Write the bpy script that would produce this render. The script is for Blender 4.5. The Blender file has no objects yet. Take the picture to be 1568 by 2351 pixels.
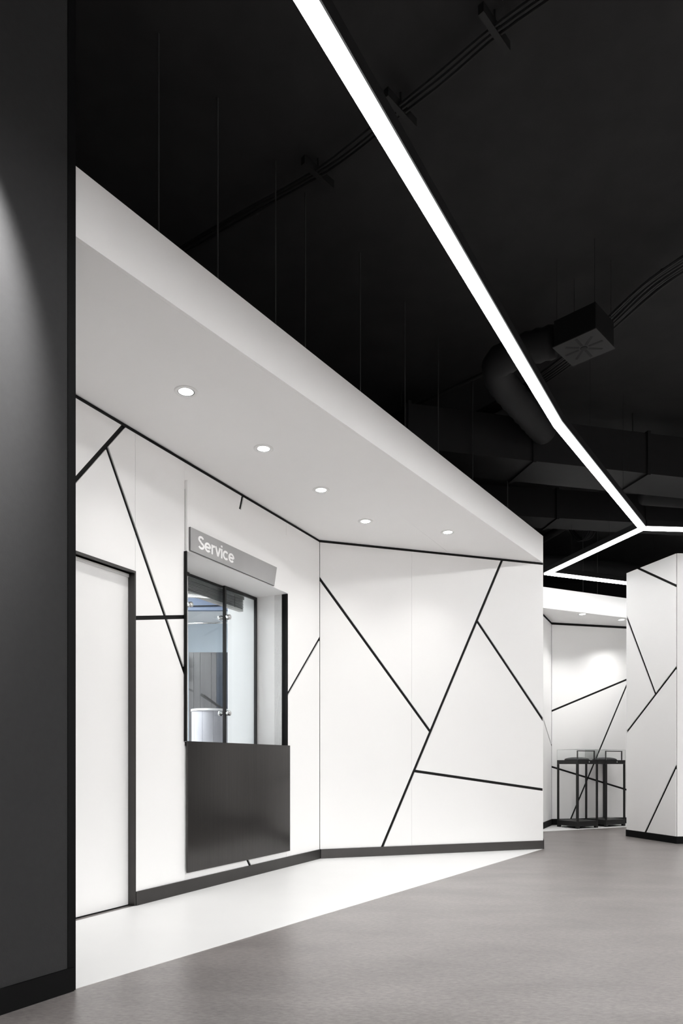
import bpy, bmesh, math, random
from mathutils import Vector, Matrix
random.seed(7)
S = bpy.context.scene
COL = S.collection

# ------------------------------------------------------------------ camera, world, exposure
cam_data = bpy.data.cameras.new('camera')
cam = bpy.data.objects.new('camera', cam_data)
COL.objects.link(cam)
cam.location = (0.0, 0.0, 0.9)
cam.rotation_euler = (math.pi / 2, 0, 0)
cam_data.sensor_fit = 'VERTICAL'
cam_data.sensor_height = 36.0
cam_data.lens = 1580.0 / 2351.0 * 36.0          # about 24 mm, shifted up like a view camera
cam_data.shift_y = (1752.0 - 1175.5) / 2351.0
cam_data.clip_start = 0.05
S.camera = cam

world = bpy.data.worlds.new('world')
S.world = world
world.use_nodes = True
world.node_tree.nodes['Background'].inputs[0].default_value = (1, 1, 1, 1)
world.node_tree.nodes['Background'].inputs[1].default_value = 0.0

S.view_settings.view_transform = 'Standard'
S.view_settings.look = 'None'
S.view_settings.gamma = 1.0
S.view_settings.use_curve_mapping = False
S.view_settings.exposure = 0.22
S.cycles.max_bounces = 8
S.cycles.diffuse_bounces = 6
S.cycles.glossy_bounces = 3
S.cycles.caustics_reflective = False
S.cycles.caustics_refractive = False
S.cycles.use_denoising = True
S.cycles.use_light_tree = False
S.cycles.adaptive_threshold = 0.03
S.cycles.sample_clamp_indirect = 15.0

STRIP_L = 32.0       # radiance of the light lines in view
SHOP_FILL_L = 205.0       # radiance of the unseen light lines added behind the visitor as fill
DOWN_L = 14.0        # radiance of the downlight lenses
DOWN_W = 24.0         # watts of each downlight
WASH_W = 560.0        # wall spot beside the dark pier
ROOM_W = 128.0        # lamp in the room behind the counter

# ------------------------------------------------------------------ materials
def nodes_of(name):
    m = bpy.data.materials.new(name); m.use_nodes = True
    nt = m.node_tree
    return m, nt, nt.nodes['Principled BSDF']

def mat(name, col, rough=0.5, metal=0.0, spec=0.5, var=0.0, vscale=8.0, bump=0.0, bscale=200.0, stretch=(1, 1, 1)):
    m, nt, p = nodes_of(name)
    p.inputs['Roughness'].default_value = rough
    p.inputs['Metallic'].default_value = metal
    p.inputs['Specular IOR Level'].default_value = spec
    c = (*col, 1)
    tc = nt.nodes.new('ShaderNodeTexCoord'); mp = nt.nodes.new('ShaderNodeMapping')
    mp.inputs['Scale'].default_value = stretch
    nt.links.new(tc.outputs['Object'], mp.inputs['Vector'])
    n = nt.nodes.new('ShaderNodeTexNoise'); n.inputs['Scale'].default_value = vscale; n.inputs['Detail'].default_value = 4
    nt.links.new(mp.outputs[0], n.inputs['Vector'])
    r = nt.nodes.new('ShaderNodeValToRGB')
    r.color_ramp.elements[0].position = 0.3; r.color_ramp.elements[1].position = 0.7
    r.color_ramp.elements[0].color = (*[v * (1 - var) for v in col], 1)
    r.color_ramp.elements[1].color = (*[min(1, v * (1 + var)) for v in col], 1)
    nt.links.new(n.outputs['Fac'], r.inputs[0]); nt.links.new(r.outputs[0], p.inputs['Base Color'])
    if bump:
        n2 = nt.nodes.new('ShaderNodeTexNoise'); n2.inputs['Scale'].default_value = bscale
        nt.links.new(mp.outputs[0], n2.inputs['Vector'])
        b = nt.nodes.new('ShaderNodeBump'); b.inputs['Strength'].default_value = bump; b.inputs['Distance'].default_value = 0.002
        nt.links.new(n2.outputs['Fac'], b.inputs['Height']); nt.links.new(b.outputs[0], p.inputs['Normal'])
    return m

def emit(name, col, strength):
    m, nt, p = nodes_of(name)
    p.inputs['Base Color'].default_value = (.8, .8, .8, 1)
    p.inputs['Emission Color'].default_value = (*col, 1)
    p.inputs['Emission Strength'].default_value = strength
    return m

def glass(name, tint, refl=0.03):
    m = bpy.data.materials.new(name); m.use_nodes = True
    nt = m.node_tree; nt.nodes.clear()
    o = nt.nodes.new('ShaderNodeOutputMaterial'); mx = nt.nodes.new('ShaderNodeMixShader')
    t = nt.nodes.new('ShaderNodeBsdfTransparent'); g = nt.nodes.new('ShaderNodeBsdfGlossy')
    t.inputs['Color'].default_value = (*tint, 1); g.inputs['Roughness'].default_value = 0.02
    lw = nt.nodes.new('ShaderNodeLayerWeight'); pw = nt.nodes.new('ShaderNodeMath'); pw.operation = 'POWER'; pw.inputs[1].default_value = 5
    ad = nt.nodes.new('ShaderNodeMath'); ad.operation = 'MULTIPLY_ADD'; ad.inputs[1].default_value = .9; ad.inputs[2].default_value = refl
    nt.links.new(lw.outputs['Facing'], pw.inputs[0]); nt.links.new(pw.outputs[0], ad.inputs[0])
    nt.links.new(ad.outputs[0], mx.inputs[0]); nt.links.new(t.outputs[0], mx.inputs[1]); nt.links.new(g.outputs[0], mx.inputs[2])
    nt.links.new(mx.outputs[0], o.inputs['Surface'])
    return m

def floor_mat():
    m, nt, p = nodes_of('grey_vinyl_floor')
    p.inputs['Specular IOR Level'].default_value = 0.65
    tc = nt.nodes.new('ShaderNodeTexCoord')
    a = nt.nodes.new('ShaderNodeTexNoise'); a.inputs['Scale'].default_value = 1.6; a.inputs['Detail'].default_value = 5; a.inputs['Roughness'].default_value = .6
    b = nt.nodes.new('ShaderNodeTexNoise'); b.inputs['Scale'].default_value = 34; b.inputs['Detail'].default_value = 9; b.inputs['Roughness'].default_value = .7
    mp = nt.nodes.new('ShaderNodeMapping'); mp.inputs['Scale'].default_value = (1, 2.2, 1); mp.inputs['Rotation'].default_value = (0, 0, .5)
    nt.links.new(tc.outputs['Object'], mp.inputs[0])
    nt.links.new(mp.outputs[0], a.inputs['Vector']); nt.links.new(mp.outputs[0], b.inputs['Vector'])
    r1 = nt.nodes.new('ShaderNodeValToRGB')
    r1.color_ramp.elements[0].position = .3; r1.color_ramp.elements[1].position = .7
    r1.color_ramp.elements[0].color = (.215, .196, .189, 1); r1.color_ramp.elements[1].color = (.295, .271, .261, 1)
    r2 = nt.nodes.new('ShaderNodeValToRGB')
    r2.color_ramp.elements[0].position = .28; r2.color_ramp.elements[1].position = .72
    r2.color_ramp.elements[0].color = (.60, .60, .60, 1); r2.color_ramp.elements[1].color = (1.34, 1.34, 1.34, 1)
    mx = nt.nodes.new('ShaderNodeMix'); mx.data_type = 'RGBA'; mx.blend_type = 'MULTIPLY'; mx.inputs[0].default_value = 1
    nt.links.new(a.outputs['Fac'], r1.inputs[0]); nt.links.new(b.outputs['Fac'], r2.inputs[0])
    nt.links.new(r1.outputs[0], mx.inputs[6]); nt.links.new(r2.outputs[0], mx.inputs[7])
    nt.links.new(mx.outputs[2], p.inputs['Base Color'])
    rr = nt.nodes.new('ShaderNodeMapRange'); rr.inputs[3].default_value = .24; rr.inputs[4].default_value = .38
    nt.links.new(b.outputs['Fac'], rr.inputs[0]); nt.links.new(rr.outputs[0], p.inputs['Roughness'])
    return m

M = {}
M['white'] = mat('white_laminate', (.93, .928, .924), .42, spec=.35, var=.006, vscale=1.5)
M['paint'] = mat('white_paint', (.935, .933, .93), .6, spec=.3, var=.006, vscale=3)
M['white_floor'] = mat('white_vinyl_floor', (.92, .92, .918), .4, spec=.4, var=.008, vscale=3)
M['floor'] = floor_mat()
M['black'] = mat('black_groove', (.006, .006, .006), .6, spec=.2)
M['trim'] = mat('black_powder_coat', (.014, .014, .014), .45, spec=.4, var=.05)
M['base'] = mat('anthracite_skirting', (.070, .067, .065), .34, metal=.8, spec=.5, var=.04)
M['base_black'] = mat('black_skirting', (.004, .004, .0043), .65, spec=.12)
M['pier'] = mat('anthracite_wall_paint', (.030, .030, .031), .75, spec=.25, var=.05, vscale=40, bump=.25, bscale=160)
M['ceil'] = mat('black_ceiling_paint', (.022, .022, .0225), .85, spec=.2, var=.12, vscale=5)
M['duct'] = mat('black_sprayed_metal', (.0105, .0105, .011), .7, spec=.2, var=.1, vscale=12)
M['cable'] = mat('black_sprayed_cable', (.008, .008, .008), .6, spec=.3)
M['rod'] = mat('dark_threaded_rod', (.05, .05, .05), .5, metal=.4)
M['plate'] = mat('brushed_black_steel', (.075, .072, .070), .17, metal=.9, spec=.5, var=.10, vscale=3, stretch=(60, 60, .6))
M['sign'] = mat('grey_sign_metal', (.36, .36, .36), .5, spec=.4, var=.02)
M['sign_edge'] = mat('dark_sign_edge', (.12, .12, .12), .5)
M['letter'] = mat('white_letter', (.95, .95, .95), .5)
M['chrome'] = mat('chrome', (.75, .75, .75), .12, metal=1.0)
M['blind'] = mat('grey_blind_slat', (.20, .195, .19), .45, spec=.5, var=.15, vscale=30, stretch=(1, 1, 8))
M['blind_light'] = mat('pale_blind_bottom', (.6, .58, .55), .5)
M['grey_panel'] = mat('grey_panel', (.085, .083, .086), .4, var=.12, vscale=2, stretch=(6, 6, .4))
M['navy_panel'] = mat('navy_panel', (.022, .032, .05), .35, var=.1)
M['blue_wall'] = mat('pale_blue_wall', (.66, .75, .83), .5, var=.06, vscale=1.2)
M['slate_blue'] = mat('slate_blue', (.20, .25, .36), .5)
M['teal'] = mat('pale_teal', (.35, .50, .52), .5)
M['lilac'] = mat('pale_lilac_panel', (.46, .46, .50), .45, var=.04)
M['glass'] = glass('clear_glass', (.95, .98, .99))
M['case_glass'] = glass('case_glass', (.992, .996, .994), .012)
M['glass_edge'] = mat('glass_edge', (.42, .45, .45), .3)
M['cushion'] = mat('charcoal_cushion', (.03, .03, .033), .7, bump=.3)
M['lock'] = mat('lock_metal', (.85, .85, .85), .3, metal=.5)
M['strip'] = emit('strip_diffuser_glow', (1.0, .995, .987), STRIP_L)
M['strip_far'] = emit('strip_diffuser_glow_dimmed', (1.0, .995, .987), STRIP_L * .55)
M['strip_alcove'] = emit('strip_diffuser_glow_alcove', (1.0, .995, .987), STRIP_L * .72)
M['strip_shop_fill'] = emit('strip_diffuser_glow_fill', (1.0, .995, .987), SHOP_FILL_L)
M['strip_side'] = emit('strip_diffuser_side_glow', (1.0, .995, .987), STRIP_L * .2)
M['lens'] = emit('downlight_lens_glow', (1.0, .985, .96), DOWN_L)
M['roomlamp'] = emit('room_lamp_glow', (.95, .98, 1.0), 6.0)
M['ring'] = mat('white_downlight_ring', (.85, .85, .84), .35)

# ------------------------------------------------------------------ helpers
def link(name, me, material, parent=None):
    o = bpy.data.objects.new(name, me); COL.objects.link(o)
    if material is not None:
        me.materials.append(M[material] if isinstance(material, str) else material)
    if parent is not None: o.parent = parent
    return o

def empty(name, loc, label, cat, group=None, rz=0.0):
    o = bpy.data.objects.new(name, None); COL.objects.link(o)
    o.empty_display_size = .1
    o.location = loc; o.rotation_euler = (0, 0, rz)
    o['label'] = label; o['category'] = cat
    if group: o['group'] = group
    return o

def tag(o, label, cat, group=None):
    o['label'] = label; o['category'] = cat
    if group: o['group'] = group
    return o

def struct(o, label=None):
    o['kind'] = 'structure'
    if label: o['label'] = label
    return o

def smooth(me):
    for p in me.polygons: p.use_smooth = True

def prism_me(name, pts, z0, z1):
    """plan polygon extruded between two heights"""
    area = sum(pts[i][0] * pts[(i + 1) % len(pts)][1] - pts[(i + 1) % len(pts)][0] * pts[i][1] for i in range(len(pts)))
    if area < 0: pts = pts[::-1]
    n = len(pts)
    v = [(x, y, z0) for x, y in pts] + [(x, y, z1) for x, y in pts]
    f = [tuple(range(n - 1, -1, -1)), tuple(range(n, 2 * n))]
    f += [(i, (i + 1) % n, (i + 1) % n + n, i + n) for i in range(n)]
    me = bpy.data.meshes.new(name); me.from_pydata(v, [], f); me.update()
    return me

class Frame:
    """a vertical plane: u runs along it, d stands out towards the visitor, z is height"""
    def __init__(self, p, q, flip=False):
        self.p = Vector((p[0], p[1], 0)); dv = Vector((q[0] - p[0], q[1] - p[1], 0)); self.L = dv.length
        self.t = dv / self.L
        self.n = Vector((self.t.y, -self.t.x, 0)) * (-1 if flip else 1)
    def at(self, u, d, z): return self.p + self.t * u + self.n * d + Vector((0, 0, z))
    def xy(self, u, d):
        v = self.at(u, d, 0); return (v.x, v.y)

def slab_me(name, fr, poly, d0, d1):
    """polygon in (u, z) given thickness from d0 (back) to d1 (front)"""
    area = sum(poly[i][0] * poly[(i + 1) % len(poly)][1] - poly[(i + 1) % len(poly)][0] * poly[i][1] for i in range(len(poly)))
    if area < 0: poly = poly[::-1]
    n = len(poly)
    v = [fr.at(u, d1, z) for u, z in poly] + [fr.at(u, d0, z) for u, z in poly]
    f = [tuple(range(n)), tuple(range(2 * n - 1, n - 1, -1))]
    f += [(i, i + n, (i + 1) % n + n, (i + 1) % n) for i in range(n)]
    me = bpy.data.meshes.new(name); me.from_pydata(v, [], f); me.update()
    bm = bmesh.new(); bm.from_mesh(me); bmesh.ops.recalc_face_normals(bm, faces=bm.faces[:]); bm.to_mesh(me); bm.free()
    return me

def slab(name, fr, poly, d0, d1, material, parent=None):
    return link(name, slab_me(name, fr, poly, d0, d1), material, parent)

def rect(u0, u1, z0, z1): return [(u0, z0), (u1, z0), (u1, z1), (u0, z1)]

def fbox(name, fr, u0, u1, d0, d1, z0, z1, material, parent=None):
    return slab(name, fr, rect(u0, u1, z0, z1), d0, d1, material, parent)

def half(poly, a, n, off):
    """keep the side of the line through a where n.(p-a) >= off"""
    out = []
    k = len(poly)
    for i in range(k):
        p, q = poly[i], poly[(i + 1) % k]
        sp = (p[0] - a[0]) * n[0] + (p[1] - a[1]) * n[1] - off
        sq = (q[0] - a[0]) * n[0] + (q[1] - a[1]) * n[1] - off
        if sp >= 0: out.append(p)
        if (sp > 0 > sq) or (sp < 0 < sq):
            t = sp / (sp - sq); out.append((p[0] + (q[0] - p[0]) * t, p[1] + (q[1] - p[1]) * t))
    return out

def chord(poly, a, b):
    """parameter interval (in units of a->b) of the line inside the convex polygon"""
    t0, t1 = -1e9, 1e9
    k = len(poly)
    ar = sum(poly[i][0] * poly[(i + 1) % k][1] - poly[(i + 1) % k][0] * poly[i][1] for i in range(k))
    sg = 1 if ar > 0 else -1
    dx, dz = b[0] - a[0], b[1] - a[1]
    for i in range(k):
        p, q = poly[i], poly[(i + 1) % k]
        nx, nz = -(q[1] - p[1]) * sg, (q[0] - p[0]) * sg
        s0 = (a[0] - p[0]) * nx + (a[1] - p[1]) * nz
        ds = dx * nx + dz * nz
        if abs(ds) < 1e-12:
            if s0 < 0: return None
            continue
        t = -s0 / ds
        if ds > 0: t0 = max(t0, t)
        else: t1 = min(t1, t)
    return (t0, t1) if t1 > t0 else None

def cut(polys, cuts):
    for a, b, w in cuts:
        L = math.hypot(b[0] - a[0], b[1] - a[1]); n = (-(b[1] - a[1]) / L, (b[0] - a[0]) / L)
        new = []
        for p in polys:
            c = chord(p, a, b)
            ok = False
            if c:
                inside = max(0, min(c[1], 1) - max(c[0], 0)); full = c[1] - c[0]
                ok = inside / full > .8 and full * L > .015
            if ok:
                for q in (half(p, a, n, w / 2), half(p, a, (-n[0], -n[1]), w / 2)):
                    if len(q) > 2: new.append(q)
            else: new.append(p)
        polys = new
    return polys

def panels(fr, polys, cuts, d0, d1, material, parent, name='panel'):
    for p in cut(polys, cuts):
        slab(name, fr, p, d0, d1, material, parent)

def tube_me(name, pts, r, seg=10, cap=True):
    pts = [Vector(p) for p in pts]
    v, f = [], []
    up = Vector((0, 0, 1))
    for i, p in enumerate(pts):
        t = (pts[min(i + 1, len(pts) - 1)] - pts[max(i - 1, 0)]).normalized()
        a = t.cross(up)
        if a.length < 1e-3: a = t.cross(Vector((1, 0, 0)))
        a.normalize(); b = t.cross(a).normalized()
        rr = r[i] if isinstance(r, (list, tuple)) else r
        for k in range(seg):
            th = 2 * math.pi * k / seg
            v.append(p + a * (rr * math.cos(th)) + b * (rr * math.sin(th)))
    for i in range(len(pts) - 1):
        for k in range(seg):
            k2 = (k + 1) % seg
            f.append((i * seg + k, i * seg + k2, (i + 1) * seg + k2, (i + 1) * seg + k))
    if cap:
        f.append(tuple(range(seg - 1, -1, -1))); f.append(tuple(range((len(pts) - 1) * seg, len(pts) * seg)))
    me = bpy.data.meshes.new(name); me.from_pydata(v, [], f); me.update()
    bm = bmesh.new(); bm.from_mesh(me); bmesh.ops.recalc_face_normals(bm, faces=bm.faces[:]); bm.to_mesh(me); bm.free()
    if seg > 6: smooth(me)
    return me

def tube(name, pts, r, material, parent=None, seg=10):
    return link(name, tube_me(name, pts, r, seg), material, parent)

def lathe_me(name, prof, seg=32):
    """profile (r, z) turned about the z axis"""
    v, f = [], []
    for r, z in prof:
        for k in range(seg):
            th = 2 * math.pi * k / seg; v.append((r * math.cos(th), r * math.sin(th), z))
    for i in range(len(prof) - 1):
        for k in range(seg):
            k2 = (k + 1) % seg
            f.append((i * seg + k, i * seg + k2, (i + 1) * seg + k2, (i + 1) * seg + k))
    me = bpy.data.meshes.new(name); me.from_pydata(v, [], f); me.update()
    return me

def box_me(name, x0, x1, y0, y1, z0, z1):
    return prism_me(name, [(x0, y0), (x1, y0), (x1, y1), (x0, y1)], z0, z1)

def box(name, x0, x1, y0, y1, z0, z1, material, parent=None):
    return link(name, box_me(name, x0, x1, y0, y1, z0, z1), material, parent)

# ------------------------------------------------------------------ plan of the place (metres)
PA = (-1.299, 4.335)      # door jamb on the service wall
PC = (-0.206, 6.475)      # inner corner of the two panelled walls
PE = (2.115, 7.218)       # pointed end of the service bay
PF = (-1.060, 2.741)      # start of the white bay beside the dark pier
FA = Frame(PA, PC); FB = Frame(PC, PE); FF = Frame(PF, PE)
SOFF, FTOP, CEIL = 3.0, 3.28, 4.3
UC = FA.L                 # 2.403
GROOVE = .027

# ------------------------------------------------------------------ floor and ceiling
o = struct(box('floor', -7, 9, -6, 13, -.12, 0, 'floor'), 'grey mottled vinyl floor')
DW0 = (-3.75, -1.67)      # the dark wall runs from behind the camera to the pier end
DW = Frame(DW0, (-1.058, 2.735))
bay = [PF, PE, PC, FA.xy(-2.35, 0), DW.xy(DW.L - 1.05, -.215), DW.xy(DW.L + .003, -.215)]
o = struct(link('floor_white_inlay', prism_me('floor_white_inlay', bay, 0, .002), 'white_floor'), 'white floor area under the service bay soffit')
o = struct(box('ceiling', -7, 9, -6, 13, CEIL, CEIL + .15, 'ceil'), 'black painted ceiling slab')

# outer shell of the shop
for nm, x0, x1, y0, y1 in (('wall_back', -7, 9, -6.15, -6), ('wall_right', 9, 9.15, -6, 13), ('wall_far', -7, 9, 13, 13.15), ('wall_outer_left', -7.15, -7, -6, 13)):
    w = struct(box(nm, x0, x1, y0, y1, 0, 3.24, 'paint'))
    box('upper_wall', x0, x1, y0, y1, 3.24, CEIL, 'ceil', w)

# ------------------------------------------------------------------ dark wall with black end profile
w = struct(link('wall_near_left', prism_me('wall_near_left', [DW.xy(0, 0), DW.xy(DW.L - .036, 0), DW.xy(DW.L - .036, -.2), DW.xy(0, -.2)], 0, CEIL), 'pier'), 'anthracite painted wall at the left')
slab('end_profile', DW, rect(DW.L - .036, DW.L, 0, CEIL), -.2, .003, 'base_black', w)
b = struct(slab('baseboard_near_left', DW, rect(0, DW.L - .014, 0, .094), .0032, .012, 'base_black'))

# ------------------------------------------------------------------ service wall (A): backing, panels, door, window unit
DOOR_H = 2.094; U0, U1, SILL, HEAD, UNIT_TOP = .474, 1.806, 1.05, 2.362, 2.855
DL = -.93
back = [rect(-2.35, DL, 0, SOFF), rect(DL, 0, DOOR_H, SOFF), rect(0, U0, 0, SOFF), rect(U0, U1, 0, SILL - .012), rect(U0, U1, HEAD + .012, SOFF), rect(U1, UC + .0, 0, SOFF)]
wa = struct(slab('wall_left', FA, back[0], -.12, -.010, 'black'), 'white panelled service wall with black grooves')
for p in back[1:]: slab('backing', FA, p, -.12, -.010, 'black', wa)
zt = SOFF - .022
J = .0012
wall_polys = [rect(-2.35, DL - .02, .09, zt), rect(DL - .02, -J, DOOR_H + .016, zt), rect(J, U0 - J, .09, zt),
              rect(U0, U1 - J, .09, SILL - .012), rect(U0, U1 - J, 2.80, zt), rect(U1 + J, UC - .004, .09, zt)]
cutsA = [((-.80, 2.096), (-.080, 3.004), GROOVE), ((-.238, 2.797), (.477, 1.515), GROOVE), ((-.006, 1.813), (.476, 1.911), GROOVE),
         ((2.42, 2.090), (1.80, 1.467), GROOVE), ((1.166, 2.999), (1.106, 2.80), GROOVE), ((.59, 1.05), (1.263, .084), GROOVE)]
panels(FA, wall_polys, cutsA, -.009, 0, 'white', wa)
slab('shadow_gap', FA, rect(-2.35, UC, zt + .0005, SOFF), -.009, -.003, 'black', wa)
struct(slab('baseboard_left', FA, rect(.0, UC - .002, 0, .09), .0005, .010, 'base'))

# door
d = struct(slab('door_1', FA, rect(DL + .006, -.006, .008, DOOR_H - .006), -.095, -.048, 'white'), 'flush white service door')
slab('jamb_lining', FA, rect(-.012, .0, 0, DOOR_H), -.12, .006, 'base', d)
slab('jamb_lining', FA, rect(DL - .012, DL, 0, DOOR_H), -.12, .006, 'base', d)
slab('head_lining', FA, rect(DL - .012, .0, DOOR_H, DOOR_H + .014), -.12, .006, 'base', d)
slab('stop_bead', FA, rect(DL + .003, -.0125, DOOR_H - .022, DOOR_H - .001), -.047, -.040, 'ring', d)
slab('threshold', FA, rect(DL, -.012, 0.0022, .007), -.11, -.045, 'black', d)

# window unit: header board, black jamb, reveal, sill
win = struct(fbox('window_1', FA, U0 + .001, U1 - .001, .0005, .022, HEAD, UNIT_TOP, 'white'), 'service hatch in the panelled wall')
fbox('reveal_head', FA, U0, U1, -.62, -.0, HEAD, HEAD + .010, 'paint', win)
fbox('reveal_jamb', FA, U1, U1 + .05, -.62, -.045, .9, HEAD + .20, 'paint', win)
fbox('jamb_trim', FA, U1 - .0, U1 + .012, -.044, .010, SILL, HEAD, 'black', win)
fbox('jamb_trim', FA, U0 - .010, U0, -.02, .022, SILL, HEAD, 'black', win)
fbox('sill', FA, U0, U1, -.42, .011, SILL - .03, SILL - .001, 'trim', win)
# fixed pane and framed sliding pane
fbox('glass_pane', FA, U0 + .01, 1.372, -.338, -.330, SILL, HEAD, 'glass', win)
fbox('pane_edge', FA, .884, .896, -.328, -.322, SILL, HEAD - .02, 'ring', win)
fbox('top_track', FA, U0, 1.34, -.345, -.325, HEAD - .014, HEAD - .001, 'trim', win)
fbox('track_end_cap', FA, .80, .90, -.325, -.31, HEAD - .026, HEAD - .001, 'trim', win)
sash = fbox('sliding_pane', FA, 1.352, 1.79, -.316, -.308, SILL + .004, HEAD - .006, 'glass', win)
fbox('stile', FA, 1.334, 1.356, -.322, -.300, SILL, HEAD - .002, 'trim', sash)
fbox('stile', FA, 1.786, 1.805, -.322, -.300, SILL, HEAD - .002, 'trim', sash)
fbox('rail', FA, 1.356, 1.786, -.322, -.300, HEAD - .024, HEAD - .002, 'trim', sash)
fbox('edge_strip', FA, 1.372, 1.384, -.350, -.342, SILL, HEAD - .05, 'slate_blue', sash)
def clamp(u, z, d):
    pts = []
    for s, parts in ((1, None), (-1, None)):
        a = FA.at(u, d + s * .012, z); b_ = FA.at(u, d + s * .026, z); c = FA.at(u, d + s * .060, z)
        k = tube('glass_clamp', [a, b_, FA.at(u, d + s * .028, z), FA.at(u, d + s * .054, z), c], [.009, .009, .021, .021, .014], 'chrome', sash, 16)
for z in (2.10, 1.31): clamp(1.346, z, -.311)
clamp(.889, 2.112, -.334)

# counter plate
pl = slab('counter_front_plate', FA, rect(U0 + .002, U1 + .022, .142, SILL + .002), .0125, .026, 'plate')
tag(pl, 'dark brushed metal plate on the white wall below the service hatch', 'wall plate')

# sign
sg = slab('service_sign', FA, [(.490, 2.370), (1.560, 2.370), (1.600, 2.533), (.490, 2.533)], .026, .036, 'sign_edge')
tag(sg, 'grey sign reading Service above the hatch', 'sign')
slab('sign_face', FA, [(.4905, 2.3715), (1.559, 2.3715), (1.5985, 2.532), (.4905, 2.532)], .0362, .0375, 'sign', sg)
def arc(cx, cy, rx, ry, a0, a1, n=18):
    return [(cx + rx * math.cos(math.radians(a0 + (a1 - a0) * i / n)), cy + ry * math.sin(math.radians(a0 + (a1 - a0) * i / n))) for i in range(n + 1)]
LW = .165                                   # stroke, in cap heights; letter strokes as (polyline) centre lines
hx = .74; q = LW / 2
def g_e(x): return [[(x + .10, hx * .50), (x + .585, hx * .50)], arc(x + .34, hx / 2, .275, hx / 2 - q, 0, 318, 30)]
def g_S(x):
    return [arc(x + .33, .74, .225, .26 - q, 20, 250, 20) + arc(x + .33, .27, .255, .27 - q, 82, -155, 24)]
strokes, x = [], 0.0
strokes += g_S(x); x += .70
strokes += g_e(x); x += .74
strokes += [[(x + q, 0), (x + q, hx)], arc(x + .34, hx - .30, .27, .30 - q, 168, 82, 8)]; x += .42
strokes += [[(x + .06, hx), (x + .31, .02)], [(x + .31, .02), (x + .56, hx)]]; x += .66
strokes += [[(x + q, 0), (x + q, hx)], [(x + q, .86), (x + q, 1.0)]]; x += .23
strokes += [arc(x + .33, hx / 2, .265, hx / 2 - q, 42, 318, 26)]; x += .66
strokes += g_e(x); x += .62
CAP = .094; TX, TZ = .570, 2.407; WX = .420 / (x * CAP)
v, f = [], []
for st in strokes:
    base = len(v); n = len(st)
    for i, p in enumerate(st):
        a_, b_ = st[max(i - 1, 0)], st[min(i + 1, n - 1)]
        dx, dy = b_[0] - a_[0], b_[1] - a_[1]; L_ = math.hypot(dx, dy); nx, ny = -dy / L_ * q, dx / L_ * q
        for sx_, sy_ in ((nx, ny), (-nx, -ny)):
            for dd in (.0378, .0392): v.append(FA.at(TX + (p[0] + sx_) * CAP * WX, dd, TZ + (p[1] + sy_) * CAP))
    for i in range(n - 1):
        a_, b_ = base + i * 4, base + i * 4 + 4
        f += [(a_ + 1, b_ + 1, b_ + 3, a_ + 3), (a_, a_ + 1, b_ + 1, b_)[::-1], (a_ + 2, b_ + 2, b_ + 3, a_ + 3)[::-1]]
    f += [(base, base + 1, base + 3, base + 2), (base + 4 * n - 4, base + 4 * n - 2, base + 4 * n - 1, base + 4 * n - 3)]
me = bpy.data.meshes.new('lettering'); me.from_pydata(v, [], f); me.update()
lt = link('lettering', me, 'letter', sg); lt['label'] = 'white lettering Service'

# ------------------------------------------------------------------ room behind the hatch
ROOM = Frame(PA, PC)
rw = struct(fbox('wall_service_room_far', FA, 5.0, 5.1, -4.0, -.13, 0, 3.0, 'blue_wall'))
struct(fbox('wall_service_room_left', FA, -.7, 5.1, -4.1, -4.0, 0, 3.0, 'paint'))
struct(fbox('wall_service_room_near', FA, -.8, -.7, -4.1, -.13, 0, 3.0, 'paint'))
struct(fbox('wall_service_room_right', FA, UC + .02, 5.1, -.13, -.03, 0, 3.0, 'paint'))
struct(fbox('ceiling_service_room', FA, -.8, 5.1, -4.1, -.125, 3.0, 3.08, 'paint'))
# raised venetian blind
bl = empty('venetian_blind', FA.at(1.1, -.39, 2.34), 'grey raised venetian blind behind the hatch glass', 'blind')
inv = Matrix.Translation(FA.at(1.1, -.39, 2.34)).inverted()
def into(o, parent):
    o.parent = parent; o.matrix_parent_inverse = parent.matrix_basis.inverted(); return o
into(fbox('head_rail', FA, .48, 1.70, -.415, -.365, 2.325, 2.352, 'blind'), bl)
for i in range(7):
    z = 2.244 + i * .0115
    into(fbox('slat', FA, .485, 1.69, -.412 + .002 * (i % 2), -.368 + .002 * (i % 2), z, z + .0065, 'blind'), bl)
into(fbox('bottom_rail', FA, .485, 1.69, -.412, -.368, 2.222, 2.240, 'blind_light'), bl)
for u in (.95, 1.56): into(tube('ladder_cord', [FA.at(u, -.364, 2.235), FA.at(u, -.364, 2.34)], .002, 'trim', None, 5), bl)

# grey locker wall, rail and curved screen in the back room (facing the hatch)
GF = Frame((-1.885, 8.5), (-1.28, 8.5))
lk = empty('locker_row', (-1.6, 8.5, 0), 'tall grey and navy panelled locker row seen through the hatch', 'lockers')
bd = into(fbox('body', GF, .0, .605, -.35, -.012, .0, 2.26, 'grey_panel'), lk)
for a, b_, m_ in ((0, .058, 'grey_panel'), (.061, .138, 'grey_panel'), (.141, .276, 'grey_panel'), (.279, .338, 'grey_panel'), (.341, .605, 'navy_panel')):
    into(fbox('panel', GF, a, b_, -.0115, 0, .01, 2.268, m_), lk)
into(slab('dark_strip', GF, [(.14, 1.735), (.155, 1.765), (.46, 1.56), (.45, 1.53)], .0005, .004, 'trim'), lk)
into(slab('dark_strip', GF, [(.0, 1.80), (.0, 1.825), (.055, 1.80), (.055, 1.775)], .0005, .004, 'trim'), lk)
RF = Frame((-1.95, 7.9), (-1.2, 7.9))
rl = empty('partition_rail', (-1.6, 7.9, 2.5), 'thin metal rail with chrome fitting across the room behind the hatch', 'rail')
into(tube('bar', [RF.at(0, 0, 2.50), RF.at(.75, 0, 2.515)], .010, 'chrome', None, 10), rl)
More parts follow.
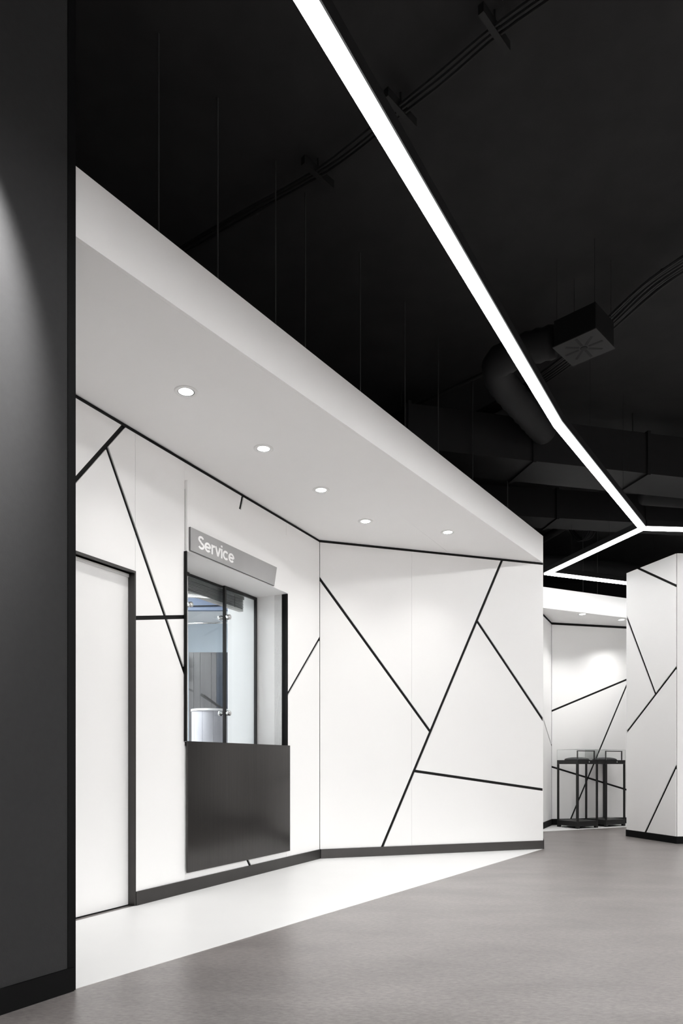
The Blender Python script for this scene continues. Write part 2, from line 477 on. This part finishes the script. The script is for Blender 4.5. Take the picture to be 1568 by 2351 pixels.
into(tube('thin_bar', [RF.at(0, 0, 2.70), RF.at(.75, 0, 2.71)], .006, 'trim', None, 8), rl)
into(tube('post', [RF.at(.12, .0, 0), RF.at(.12, .0, 2.82)], .014, 'ring', None, 10), rl)
into(tube('collar', [RF.at(.10, 0, 2.50), RF.at(.14, 0, 2.50)], .02, 'chrome', None, 12), rl)
into(fbox('beam', RF, -.3, .8, -.08, -.02, 2.66, 2.80, 'slate_blue'), rl)
sh = empty('wall_shelf', (-2.02, 8.3, 1.9), 'small pale teal shelf boxes at the left of the hatch view', 'shelf')
SF = Frame((-2.12, 8.3), (-1.88, 8.3))
for z in (2.02, 2.16): into(fbox('shelf_box', SF, 0, .20, -.15, 0, z, z + .09, 'teal'), sh)
into(fbox('shelf_back', SF, 0, .21, -.17, -.15, 1.1, 2.3, 'lilac'), sh)
# curved white screen
cs = empty('curved_screen', (-1.37, 7.2, 0), 'white curved screen with thin seams seen low through the hatch', 'screen')
for k in range(5):
    v, f = [], []
    n = 6
    for j in range(n + 1):
        th = math.radians(190 + 160 * (k + .01 + .98 * j / n) / 5)
        for r in (.205, .190):
            for z in (.0, 1.44): v.append((-1.37 + r * math.cos(th), 7.25 + r * math.sin(th), z))
    for j in range(n):
        a, b_ = j * 4, j * 4 + 4
        f += [(a, b_, b_ + 1, a + 1), (a + 3, b_ + 3, b_ + 2, a + 2), (a + 1, b_ + 1, b_ + 3, a + 3), (a + 2, b_ + 2, b_, a)]
    f += [(0, 1, 3, 2), (4 * n + 2, 4 * n + 3, 4 * n + 1, 4 * n)]
    me = bpy.data.meshes.new('curved_panel'); me.from_pydata(v, [], f); me.update()
    into(link('curved_panel', me, 'lilac'), cs)
v, f, n = [], [], 24
for j in range(n + 1):
    th = math.radians(190 + 160 * j / n)
    for r in (.212, .184):
        for z in (1.441, 1.462): v.append((-1.37 + r * math.cos(th), 7.25 + r * math.sin(th), z))
for j in range(n):
    a, b_ = j * 4, j * 4 + 4
    f += [(a, b_, b_ + 1, a + 1), (a + 3, b_ + 3, b_ + 2, a + 2), (a + 1, b_ + 1, b_ + 3, a + 3), (a + 2, b_ + 2, b_, a)]
me = bpy.data.meshes.new('cap_rail'); me.from_pydata(v, [], f); me.update()
into(link('cap_rail', me, 'paint'), cs)
# ceiling lamp of the back room
lp = empty('ceiling_panel_light', FA.at(1.5, -2.2, 2.97), 'bright ceiling lamp in the room behind the hatch', 'lamp')
into(fbox('lamp_frame', FA, .9, 2.1, -2.5, -1.9, 2.965, 2.999, 'ring'), lp)
into(fbox('lamp_diffuser', FA, .93, 2.07, -2.47, -1.93, 2.955, 2.9645, 'roomlamp'), lp)
ld = bpy.data.lights.new('room_lamp', 'AREA'); ld.energy = ROOM_W; ld.size = 1.1; ld.size_y = .5; ld.shape = 'RECTANGLE'; ld.color = (1, 1, 1)
lo = bpy.data.objects.new('room_lamp', ld); COL.objects.link(lo); lo.location = FA.at(1.5, -2.2, 2.94); into(lo, lp)

# ------------------------------------------------------------------ second panelled wall (B)
wb = struct(slab('wall_middle', FB, rect(0, FB.L - .001, 0, SOFF), -.10, -.010, 'black'), 'white panelled wall with black grooves between the corner and the bay tip')
polysB = [rect(.004, .940 - J, .09, zt), rect(.940 + J, FB.L - .001, .09, zt)]
polysB = [rect(.004, FB.L - .002, .09, zt)]
cutsB = [((1.955, 3.0), (.618, .06), GROOVE), ((-.03, 2.675), (1.141, 1.211), GROOVE), ((1.664, 2.336), (2.47, 1.309), GROOVE), ((.968, .823), (2.46, .618), GROOVE),
         ((.940, 3.1), (.940, -.1), .0016), ((.940, 3.1), (.940, 1.5), .0016), ((.940, 1.45), (.940, .80), .0016), ((.940, .75), (.940, 0.0), .0016)]
panels(FB, polysB, cutsB, -.009, 0, 'white', wb)
slab('shadow_gap', FB, rect(0.004, FB.L - .001, zt + .0005, SOFF), -.009, -.003, 'black', wb)
struct(slab('baseboard_middle', FB, rect(.010, FB.L - .001, 0, .09), .0005, .010, 'base'))

# return wall from the tip back to the alcove
W1 = (2.56, 9.02); AC = (3.045, 9.975)
FR = Frame(PE, W1, flip=False)
wr = struct(slab('wall_return', FR, rect(.006, FR.L, 0, FTOP), -.10, -.010, 'black'))
panels(FR, [rect(.010, FR.L, .09, FTOP)], [((-.1, 1.34), (2.0, .9), GROOVE), ((.95, 3.4), (.95, 0), .002)], -.009, 0, 'white', wr)
struct(slab('baseboard_return', FR, rect(.012, FR.L, 0, .09), .0005, .010, 'base_black'))

# ------------------------------------------------------------------ soffit over the service bay
so = struct(link('ceiling_soffit', prism_me('ceiling_soffit', [FF.xy(.004, -.02), FF.xy(FF.L - .05, -.02), FB.xy(FB.L - .05, -.02), FB.xy(0, -.05), FA.xy(-2.3, -.05), bay[4], bay[5]], SOFF + .016, FTOP - .002), 'paint'), 'white dropped soffit over the service bay')
jl = [FA.xy(-2.35, .62), FA.xy(UC + .12, .62)]
JF = Frame(jl[0], jl[1])
p_end = FB.xy(1.35, 0)
near = [FF.xy(.002, -.0195), FF.xy(FF.L - .030, -.0195), FB.xy(1.352, 0), FA.xy(.0, .851), bay[5]]
slab('fascia', FF, rect(.002, FF.L - .002, SOFF, FTOP), -.019, 0, 'paint', so)
far_ = [FB.xy(1.350, 0), FB.xy(0, 0), FA.xy(-2.35, 0), bay[4], bay[5], FA.xy(.0, .8525)]
link('soffit_board', prism_me('soffit_board', near, SOFF, SOFF + .0155), 'paint', so)
link('soffit_board', prism_me('soffit_board', far_, SOFF, SOFF + .0155), 'paint', so)
# unseen end wall behind the dark pier, added to bounce light into the bay
struct(link('wall_bay_bounce', prism_me('wall_bay_bounce', [bay[4], FA.xy(-2.35, 0), FA.xy(-2.45, 0), DW.xy(DW.L - 1.15, -.215)], 0, FTOP), 'paint'))

def downlight(x, y, z, label, group, power=DOWN_W, beam=112):
    t = empty('downlight', (x, y, z), label, 'downlight', group)
    r = link('trim_ring', lathe_me('trim_ring', [(.046, .012), (.046, -.002), (.050, -.0045), (.060, -.0045), (.0665, -.001), (.0665, -.0002)], 40), 'ring', t); smooth(r.data)
    r = link('inner_ring', lathe_me('inner_ring', [(.0455, -.001), (.0455, -.003), (.042, -.003), (.042, .002)], 40), 'trim', t)
    l = link('lens', lathe_me('lens', [(.0418, -.0005), (.030, -.0035), (.0005, -.0045)], 32), 'lens', t)
    ld = bpy.data.lights.new('downlight_lamp', 'SPOT'); ld.energy = power; ld.spot_size = math.radians(beam); ld.spot_blend = 1.0; ld.shadow_soft_size = .04; ld.color = (1, .985, .96)
    lo = bpy.data.objects.new('downlight_lamp', ld); COL.objects.link(lo); lo.parent = t; lo.location = (0, 0, -.02)
    return t
g = 'downlights in the service bay soffit'
downlight(-.879, 3.890, SOFF, 'recessed downlight nearest the dark pier, largest in the white soffit', g)
downlight(-.521, 4.596, SOFF, 'second recessed downlight from the dark pier in the white soffit', g)
downlight(-.157, 5.292, SOFF, 'third recessed downlight from the dark pier in the white soffit', g)
downlight(.208, 5.978, SOFF, 'fourth recessed downlight from the dark pier, above the wall corner', g)
downlight(.967, 6.260, SOFF, 'recessed downlight nearest the pointed right tip of the service bay soffit', g)

# threaded rods carrying the bay soffit
for i, u in enumerate((.50, .88, 1.33, 1.60, 2.19, 2.78, 3.31, 3.96, 4.76)):
    p = FF.at(u, -.10, 0)
    r = tube('threaded_rod', [(p.x, p.y, FTOP - .002), (p.x, p.y, CEIL)], .0045, 'rod', None, 6)
    tag(r, '%s thin black hanging rod from the dark pier, above the white bay fascia' % ('first', 'second', 'third', 'fourth', 'fifth', 'sixth', 'seventh', 'eighth', 'ninth')[i], 'rod', 'rods above the service bay')

# ------------------------------------------------------------------ display alcove
AFz, AFt = 2.94, 3.215
FW = Frame(W1, AC); FK = Frame(AC, (6.6, 10.87)); FAf = Frame((2.563, 9.015), (6.2, 10.70))
ws = struct(slab('wall_alcove_side', FW, rect(0, FW.L, 0, AFz), -.10, -.010, 'black'), 'white panelled side wall of the display alcove')
panels(FW, [rect(.004, FW.L - .004, .09, AFz - .03)], [((-.1, 1.80), (FW.L + .1, 1.10), GROOVE)], -.009, 0, 'white', ws)
struct(slab('baseboard_alcove_side', FW, rect(0.014, FW.L - .012, 0, .09), .0005, .010, 'base_black'))
wk = struct(slab('wall_alcove_back', FK, rect(0, FK.L, 0, AFz), -.10, -.010, 'black'), 'white panelled back wall of the display alcove')
panels(FK, [rect(.004, FK.L, .09, AFz - .032)], [((-.1, 1.615), (3.7, 3.11), GROOVE), ((1.70, 3.0), (.275, 0.0), GROOVE), ((-.1, .875), (.60, .683), GROOVE), ((.58, .688), (2.6, .13), GROOVE), ((2.1, 2.2), (3.2, .2), GROOVE)], -.009, 0, 'white', wk)
struct(slab('baseboard_alcove_back', FK, rect(.012, FK.L, 0, .09), .0005, .010, 'base_black'))
alc = [FAf.xy(0, 0), FAf.xy(FAf.L, 0), FK.xy(FK.L, 0), AC, ]
struct(link('floor_alcove_inlay', prism_me('floor_alcove_inlay', alc, 0, .002), 'white_floor'), 'white floor strip under the display cases')
sa = struct(link('ceiling_alcove_soffit', prism_me('ceiling_alcove_soffit', alc, AFz, AFt - .002), 'paint'), 'white dropped soffit over the display alcove')
slab('fascia', FAf, rect(.002, FAf.L, AFz, AFt), .0005, .016, 'paint', sa)
downlight(3.299, 9.425, AFz, 'recessed downlight in the far alcove soffit, the left of the two', 'downlights in the alcove soffit', DOWN_W * 1.7, 106)
downlight(3.987, 9.797, AFz, 'recessed downlight in the far alcove soffit beside the panelled column', 'downlights in the alcove soffit', DOWN_W * 1.7, 106)
for x, y, sd in ((3.32, 9.46, 'left'), (3.57, 9.60, 'right')):
    r = tube('threaded_rod', [(x, y, AFt - .002), (x, y, CEIL)], .0045, 'rod', None, 6)
    tag(r, '%s of two thin black rods above the far alcove fascia' % sd, 'rod', 'rods above the alcove')

# ------------------------------------------------------------------ panelled column on the right
CLp, CMp = (3.5087, 8.4896), (3.735, 7.674)
CR, CQ = (5.05, 7.735), (4.95, 8.75)
co = empty('panelled_column', (4.2, 8.2, 0), 'white panelled column with black grooves at the right of the passage', 'column')
inn = lambda k: [((p[0] - 4.25) * k + 4.25, (p[1] - 8.2) * k + 8.2) for p in (CLp, CMp, CR, CQ)]
into(link('core', prism_me('core', inn(.975), 0, 3.238), 'black'), co)
for fr, cuts in ((Frame(CLp, CMp), [((.21, 3.25), (.86, 2.868), GROOVE), ((-.05, 1.23), (.87, 1.99), GROOVE), ((-.03, 2.787), (.51, 1.71), GROOVE), ((.33, .055), (.87, .909), GROOVE)]),
                 (Frame(CMp, CR), [((-.02, 2.889), (.9, 2.35), GROOVE), ((-.02, .845), (.75, 2.0), GROOVE)]),
                 (Frame(CR, CQ), []), (Frame(CQ, CLp), [])):
    for q in cut([rect(.009, fr.L - .009, .082, 3.24)], cuts):
        into(slab('panel', fr, q, -.009, 0, 'white'), co)
    into(slab('plinth', fr, rect(.001, fr.L - .001, 0, .081), -.008, .004, 'base_black'), co)

# ------------------------------------------------------------------ display cases
def display_case(x, y, label):
    t = empty('display_case', (x, y, 0), label, 'display case', 'glass display cases in the alcove', math.atan2(.454, .891))
    s = .385; k = .022
    box('plinth', 0, s, 0, s, .030, .100, 'trim', t)
    for a in (.0, s - .04):
        for b_ in (.0, s - .04): box('foot', a, a + .04, b_, b_ + .04, .002, .0295, 'trim', t)
    for a in (0, s - k):
        for b_ in (0, s - k): box('leg', a, a + k, b_, b_ + k, .1005, .886, 'trim', t)
    tr = box('tray', 0, s, 0, s, .8865, .942, 'trim', t)
    v = lathe_me('lock', [(.0001, .004), (.0075, .004), (.0075, -.001)], 14)
    v.transform(Matrix.Rotation(math.pi / 2, 4, 'X')); lo = link('lock', v, 'lock', tr); lo.location = (.215, -.0008, .916)
    gl = box('glass_hood', 0, s, 0, .003, .9425, 1.088, 'case_glass', t)
    for args in ((0, s, s - .003, s), (0, .003, .004, s - .004), (s - .003, s, .004, s - .004)): box('glass_side', *args, .9425, 1.088, 'case_glass', gl)
    box('glass_top', 0, s, 0, s, 1.0885, 1.0915, 'case_glass', gl)
    for a, b_ in ((0, 0), (s - .002, 0), (0, s - .002)): box('glass_edge', a, a + .002, b_, b_ + .002, .9425, 1.088, 'glass_edge', gl)
    box('glass_edge', 0, s, -.001, .001, 1.086, 1.0885, 'glass_edge', gl); box('glass_edge', -.001, .001, 0, s, 1.086, 1.0885, 'glass_edge', gl)
    # low round cushion
    prof = [(.165, .0), (.168, .008), (.155, .020), (.12, .031), (.07, .038), (.0005, .040)]
    c = lathe_me('cushion', prof, 36); smooth(c); co_ = link('cushion', c, 'cushion', t); co_.location = (s / 2 - .01, s / 2, .9425)
    # slim upright bracket frame
    br = box('bracket_bar', .004, .335, .010, .022, 1.062, 1.074, 'trim', t)
    box('bracket_post', .004, .018, .010, .022, .9425, 1.0615, 'trim', br); box('bracket_post', .321, .335, .010, .022, .9425, 1.0615, 'trim', br)
    return t
display_case(3.223, 9.390, 'black framed glass display case nearest the white side wall')
display_case(3.718, 9.670, 'black framed glass display case partly behind the panelled column')

# ------------------------------------------------------------------ light lines
H = 3.27
LP = {'K': (1.5188, 4.838), 'P1': (3.0554, 6.986), 'P2': (2.5835, 8.648), 'P3': (4.9, 9.555), 'P4': (8.2, 7.39)}
LP['S'] = (1.5188 - .6060 * 9.6, 4.838 - 9.6)
def light_line(a, b, label, prev=None, nxt=None, e0=0.0, e1=0.0, wires=(.3, .7), far=False, glow=None):
    fr = Frame(LP[a], LP[b]); A_ = -e0; B_ = fr.L + e1
    mid = fr.at(fr.L / 2, 0, H)
    t = empty('linear_light', mid, label, 'light', 'light lines under the black ceiling')
    def ends(w):
        c = [fr.xy(A_, -w), fr.xy(B_, -w), fr.xy(B_, w), fr.xy(A_, w)]
        def mitre(P, f1, f2, s):
            m = (f1.n + f2.n).normalized(); v = Vector((*LP[P], 0)) + m * (s * w / m.dot(f1.n)); return (v.x, v.y)
        if prev: f2 = Frame(LP[prev], LP[a]); c[0] = mitre(a, fr, f2, -1); c[3] = mitre(a, fr, f2, 1)
        if nxt: f2 = Frame(LP[b], LP[nxt]); c[1] = mitre(b, fr, f2, -1); c[2] = mitre(b, fr, f2, 1)
        return c
    into(link('housing', prism_me('housing', ends(.034), H + .0265, H + .085), 'duct'), t)
    me = prism_me('diffuser', ends(.0275), H, H + .026)
    d_ = into(link('diffuser', me, 'strip_side'), t); me.materials.append(M[glow or ('strip_far' if far else 'strip')])
    for p in me.polygons:
        if p.normal.z < -.9: p.material_index = 1
    for k in wires:
        p = fr.at(fr.L * k, 0, 0)
        into(tube('suspension_wire', [(p.x, p.y, H + .0855), (p.x, p.y, CEIL)], .0012, 'cable', None, 5), t)
    return t
light_line('S', 'K', 'longest glowing light line, running overhead from the top edge to the first bend', None, 'P1', wires=(.1, .35, .60))
light_line('K', 'P1', 'glowing light line between the first bend and the three-way joint', 'S', None, e1=.03)
light_line('P1', 'P2', 'glowing light line from the three-way joint back towards the pointed left end', None, 'P3', e0=-.034, far=True)
light_line('P2', 'P3', 'glowing light line running along the far alcove fascia', 'P1', None, glow='strip_alcove')
light_line('P1', 'P4', 'glowing light line from the three-way joint to the right edge', e0=-.030, far=True)
# unseen light lines added behind the visitor, brighter than the rest, as fill
LP['Q0'] = (2.5, -5.2); LP['Q1'] = (4.2, 2.3); LP['Q2'] = (7.4, 4.4); LP['Q3'] = (6.2, -5.2); LP['Q4'] = (7.4, 1.5)
light_line('Q0', 'Q1', 'unseen fill light line behind the visitor, running towards the middle of the shop', None, 'Q2', glow='strip_shop_fill')
light_line('Q1', 'Q2', 'unseen fill light line behind the visitor, turning towards the right wall', 'Q0', None, glow='strip_shop_fill')
light_line('Q3', 'Q4', 'unseen fill light line behind the visitor, nearest the right wall', glow='strip_shop_fill')

# spot washing the dark wall
SX, SY, SZ = -.945, 1.767, 3.40
aim = Vector((-1.457, 2.08, 2.80)) - Vector((SX, SY, SZ)); aim.normalize()
sp = empty('ceiling_spotlight', (SX, SY, SZ), 'black ceiling spotlight washing the dark wall', 'spotlight')
P0 = Vector((SX, SY, SZ))
into(tube('can', [P0 - aim * .005, P0 - aim * .15], .045, 'duct', None, 20), sp)
into(tube('stem', [P0 - aim * .15, (P0 - aim * .15).xy.to_3d() + Vector((0, 0, CEIL))], .008, 'duct', None, 8), sp)
ld = bpy.data.lights.new('spot_lamp', 'SPOT'); ld.energy = WASH_W; ld.spot_size = math.radians(68); ld.spot_blend = .4; ld.shadow_soft_size = .03; ld.color = (1, .99, .97)
lo = bpy.data.objects.new('spot_lamp', ld); COL.objects.link(lo); lo.location = P0 + aim * .01; lo.rotation_euler = aim.to_track_quat('-Z', 'Y').to_euler(); into(lo, sp)

# ------------------------------------------------------------------ services under the black ceiling
def cables(name, pts, n, spread, r, label, material='cable', sag=.008):
    t = empty(name, pts[0], label, 'cables')
    for k in range(n):
        q = []
        off = (k - (n - 1) / 2) * spread
        for i, p in enumerate(pts):
            p = Vector(p); a = Vector(pts[max(i - 1, 0)]); b_ = Vector(pts[min(i + 1, len(pts) - 1)])
            s = (b_ - a).cross(Vector((0, 0, 1))).normalized()
            q.append(p + s * (off + random.uniform(-.3, .3) * spread) + Vector((0, 0, random.uniform(-sag, 0))))
        # smooth the run
        dense = []
        for i in range(len(q) - 1):
            for j in range(4): dense.append(q[i].lerp(q[i + 1], j / 4))
        dense.append(q[-1])
        for _ in range(3):
            dense = [dense[0]] + [(dense[i - 1] + dense[i] * 2 + dense[i + 1]) / 4 for i in range(1, len(dense) - 1)] + [dense[-1]]
        into(tube('cable', dense, r, material, None, 6), t)
    return t
c1 = cables('cable_run', [(-1.2, 4.55, 4.21), (-.643, 4.165, 4.2), (-.13, 3.87, 4.215), (.08, 3.68, 4.205), (.29, 3.49, 4.215), (.49, 3.30, 4.20), (.695, 3.11, 4.215), (1.0, 2.85, 4.19), (1.9, 2.1, 4.2)], 3, .022, .008, 'thin black cable run clipped across the ceiling near the top edge')
for x, y in ((-.132, 3.871), (.300, 3.490), (.692, 3.109), (1.2, 2.68)):
    FFc = Frame((x - .08, y - .085), (x + .08, y + .085))
    into(fbox('cable_clip', FFc, 0, FFc.L, -.014, .014, 4.195, 4.24, 'cable'), c1)
    into(tube('clip_stud', [(x, y, 4.24), (x, y, CEIL)], .006, 'cable', None, 6), c1)
cables('cable_run', [(2.9, 3.6, 4.12), (2.45, 4.05, 4.1), (2.16, 4.351, 4.06), (2.05, 4.588, 4.08), (1.957, 5.02, 4.1), (1.79, 5.484, 4.1), (1.534, 5.969, 4.1), (1.17, 6.465, 4.1), (.7, 6.95, 4.12)], 6, .026, .011, 'thick black cable bundle passing over the square air diffuser')
cables('cable_run', [(3.5, 3.55, 4.05), (2.9, 3.95, 4.02), (2.45, 4.22, 4.03), (2.1, 4.5, 4.10)], 4, .03, .010, 'black cables sagging into the bundle at the right edge')
r = tube('ceiling_pipe', [(1.72, 5.23, 4.15), (.867, 6.06, 4.15), (.2, 6.7, 4.15)], .016, 'cable', None, 10)
tag(r, 'thin straight black pipe left of the square air diffuser', 'pipe')

# swirl diffuser with plenum box
dcx, dcy, dz = 1.636, 4.645, 3.70
t = empty('air_diffuser', (dcx, dcy, dz), 'square black ceiling air diffuser with radial slots and plenum box', 'air diffuser', None, math.radians(46))
hs = .151
box('face_plate', -hs, hs, -hs, hs, 0, .006, mat('diffuser_plate', (.034, .034, .0345), .7, spec=.15), t)
box('plenum_box', -hs + .008, hs - .008, -hs + .008, hs - .008, .0065, .18, 'black', t)
for k in range(8):
    a = math.radians(k * 45 + 2)
    c, s = math.cos(a), math.sin(a)
    pts = [(r_ * c - w_ * s, r_ * s + w_ * c) for r_, w_ in ((.034, -.0085), (.128, -.0085), (.128, .0085), (.034, .0085))]
    link('slot', prism_me('slot', pts, -.0012, -.0002), 'black', t)
d_ = lathe_me('centre_cap', [(.024, -.0002), (.022, -.004), (.0005, -.005)], 20); link('centre_cap', d_, 'duct', t)
for sx_, sy_ in ((-1, -1), (1, -1), (1, 1), (-1, 1)):
    tube('hanger', [(sx_ * .13, sy_ * .13, .1805), (sx_ * .13, sy_ * .13, CEIL - dz)], .0016, 'cable', t, 5)

# flexible duct with ribs
path = [Vector(p) for p in ((1.50, 4.83, 3.86), (1.30, 4.95, 3.87), (1.14, 5.10, 3.87), (1.22, 5.32, 3.86), (1.42, 5.60, 3.85), (1.66, 5.92, 3.84), (1.80, 6.10, 3.83))]
dense = []
for i in range(len(path) - 1):
    for j in range(6): dense.append(path[i].lerp(path[i + 1], j / 6))
dense.append(path[-1])
for _ in range(4): dense = [dense[0]] + [(dense[i - 1] + 2 * dense[i] + dense[i + 1]) / 4 for i in range(1, len(dense) - 1)] + [dense[-1]]
rib = [.105 + (.008 if i % 2 else 0) for i in range(len(dense))]
r = tube('flexible_duct', dense, rib, 'duct', None, 20); tag(r, 'ribbed black flexible air duct behind the light line by the diffuser', 'duct')

def rect_duct(p, q, w, z0, z1, label):
    fr = Frame(p, q)
    t = empty('rectangular_duct', fr.at(fr.L / 2, 0, z0), label, 'duct')
    into(slab('duct_body', fr, rect(0, fr.L, z0, z1), -w, 0, 'duct'), t)
    n = int(fr.L / 1.1)
    for i in range(n + 1):
        u = .02 + i * (fr.L - .06) / max(n, 1)
        into(slab('flange', fr, rect(u, u + .03, z0 - .018, z1 + .018), -w - .018, .018, 'duct'), t)
        if i % 2 == 0:
            p_ = fr.at(u + .015, -w / 2, 0)
            into(tube('hanger', [(p_.x, p_.y, z1 + .0185), (p_.x, p_.y, CEIL)], .005, 'cable', None, 6), t)
    return t
rect_duct((.55, 5.92), (7.5, 7.55), .45, 3.62, 4.0, 'wide black rectangular duct crossing under the ceiling behind the light line')
rect_duct((1.35, 7.75), (8.0, 8.75), .35, 3.72, 4.05, 'narrower black rectangular duct farther back under the ceiling')
r = tube('round_duct', [(3.30, 7.45, 3.86), (6.0, 7.93, 3.86)], .16, 'duct', None, 28); tag(r, 'round black duct above the right light line', 'duct')
r = tube('insulated_pipe', [(2.55, 9.75, 3.9), (2.70, 9.2, 3.9), (2.90, 8.44, 3.9)], .05, 'duct', None, 16); tag(r, 'fat black insulated pipe above the gap left of the light line tip', 'pipe')
r = tube('round_duct', [(.7, 8.85, 3.66), (2.6, 9.45, 3.66), (5.0, 10.2, 3.66)], .12, 'duct', None, 24); tag(r, 'dim round black duct over the far alcove', 'duct')
cables('cable_loop', [(2.95, 9.1, 4.15), (3.02, 8.95, 3.9), (3.08, 8.85, 3.76), (3.14, 8.70, 3.78), (3.18, 8.58, 3.95), (3.18, 8.55, 4.2)], 4, .035, .007, 'hanging loops of thin black cable near the pointed light corner', 'duct', .05)
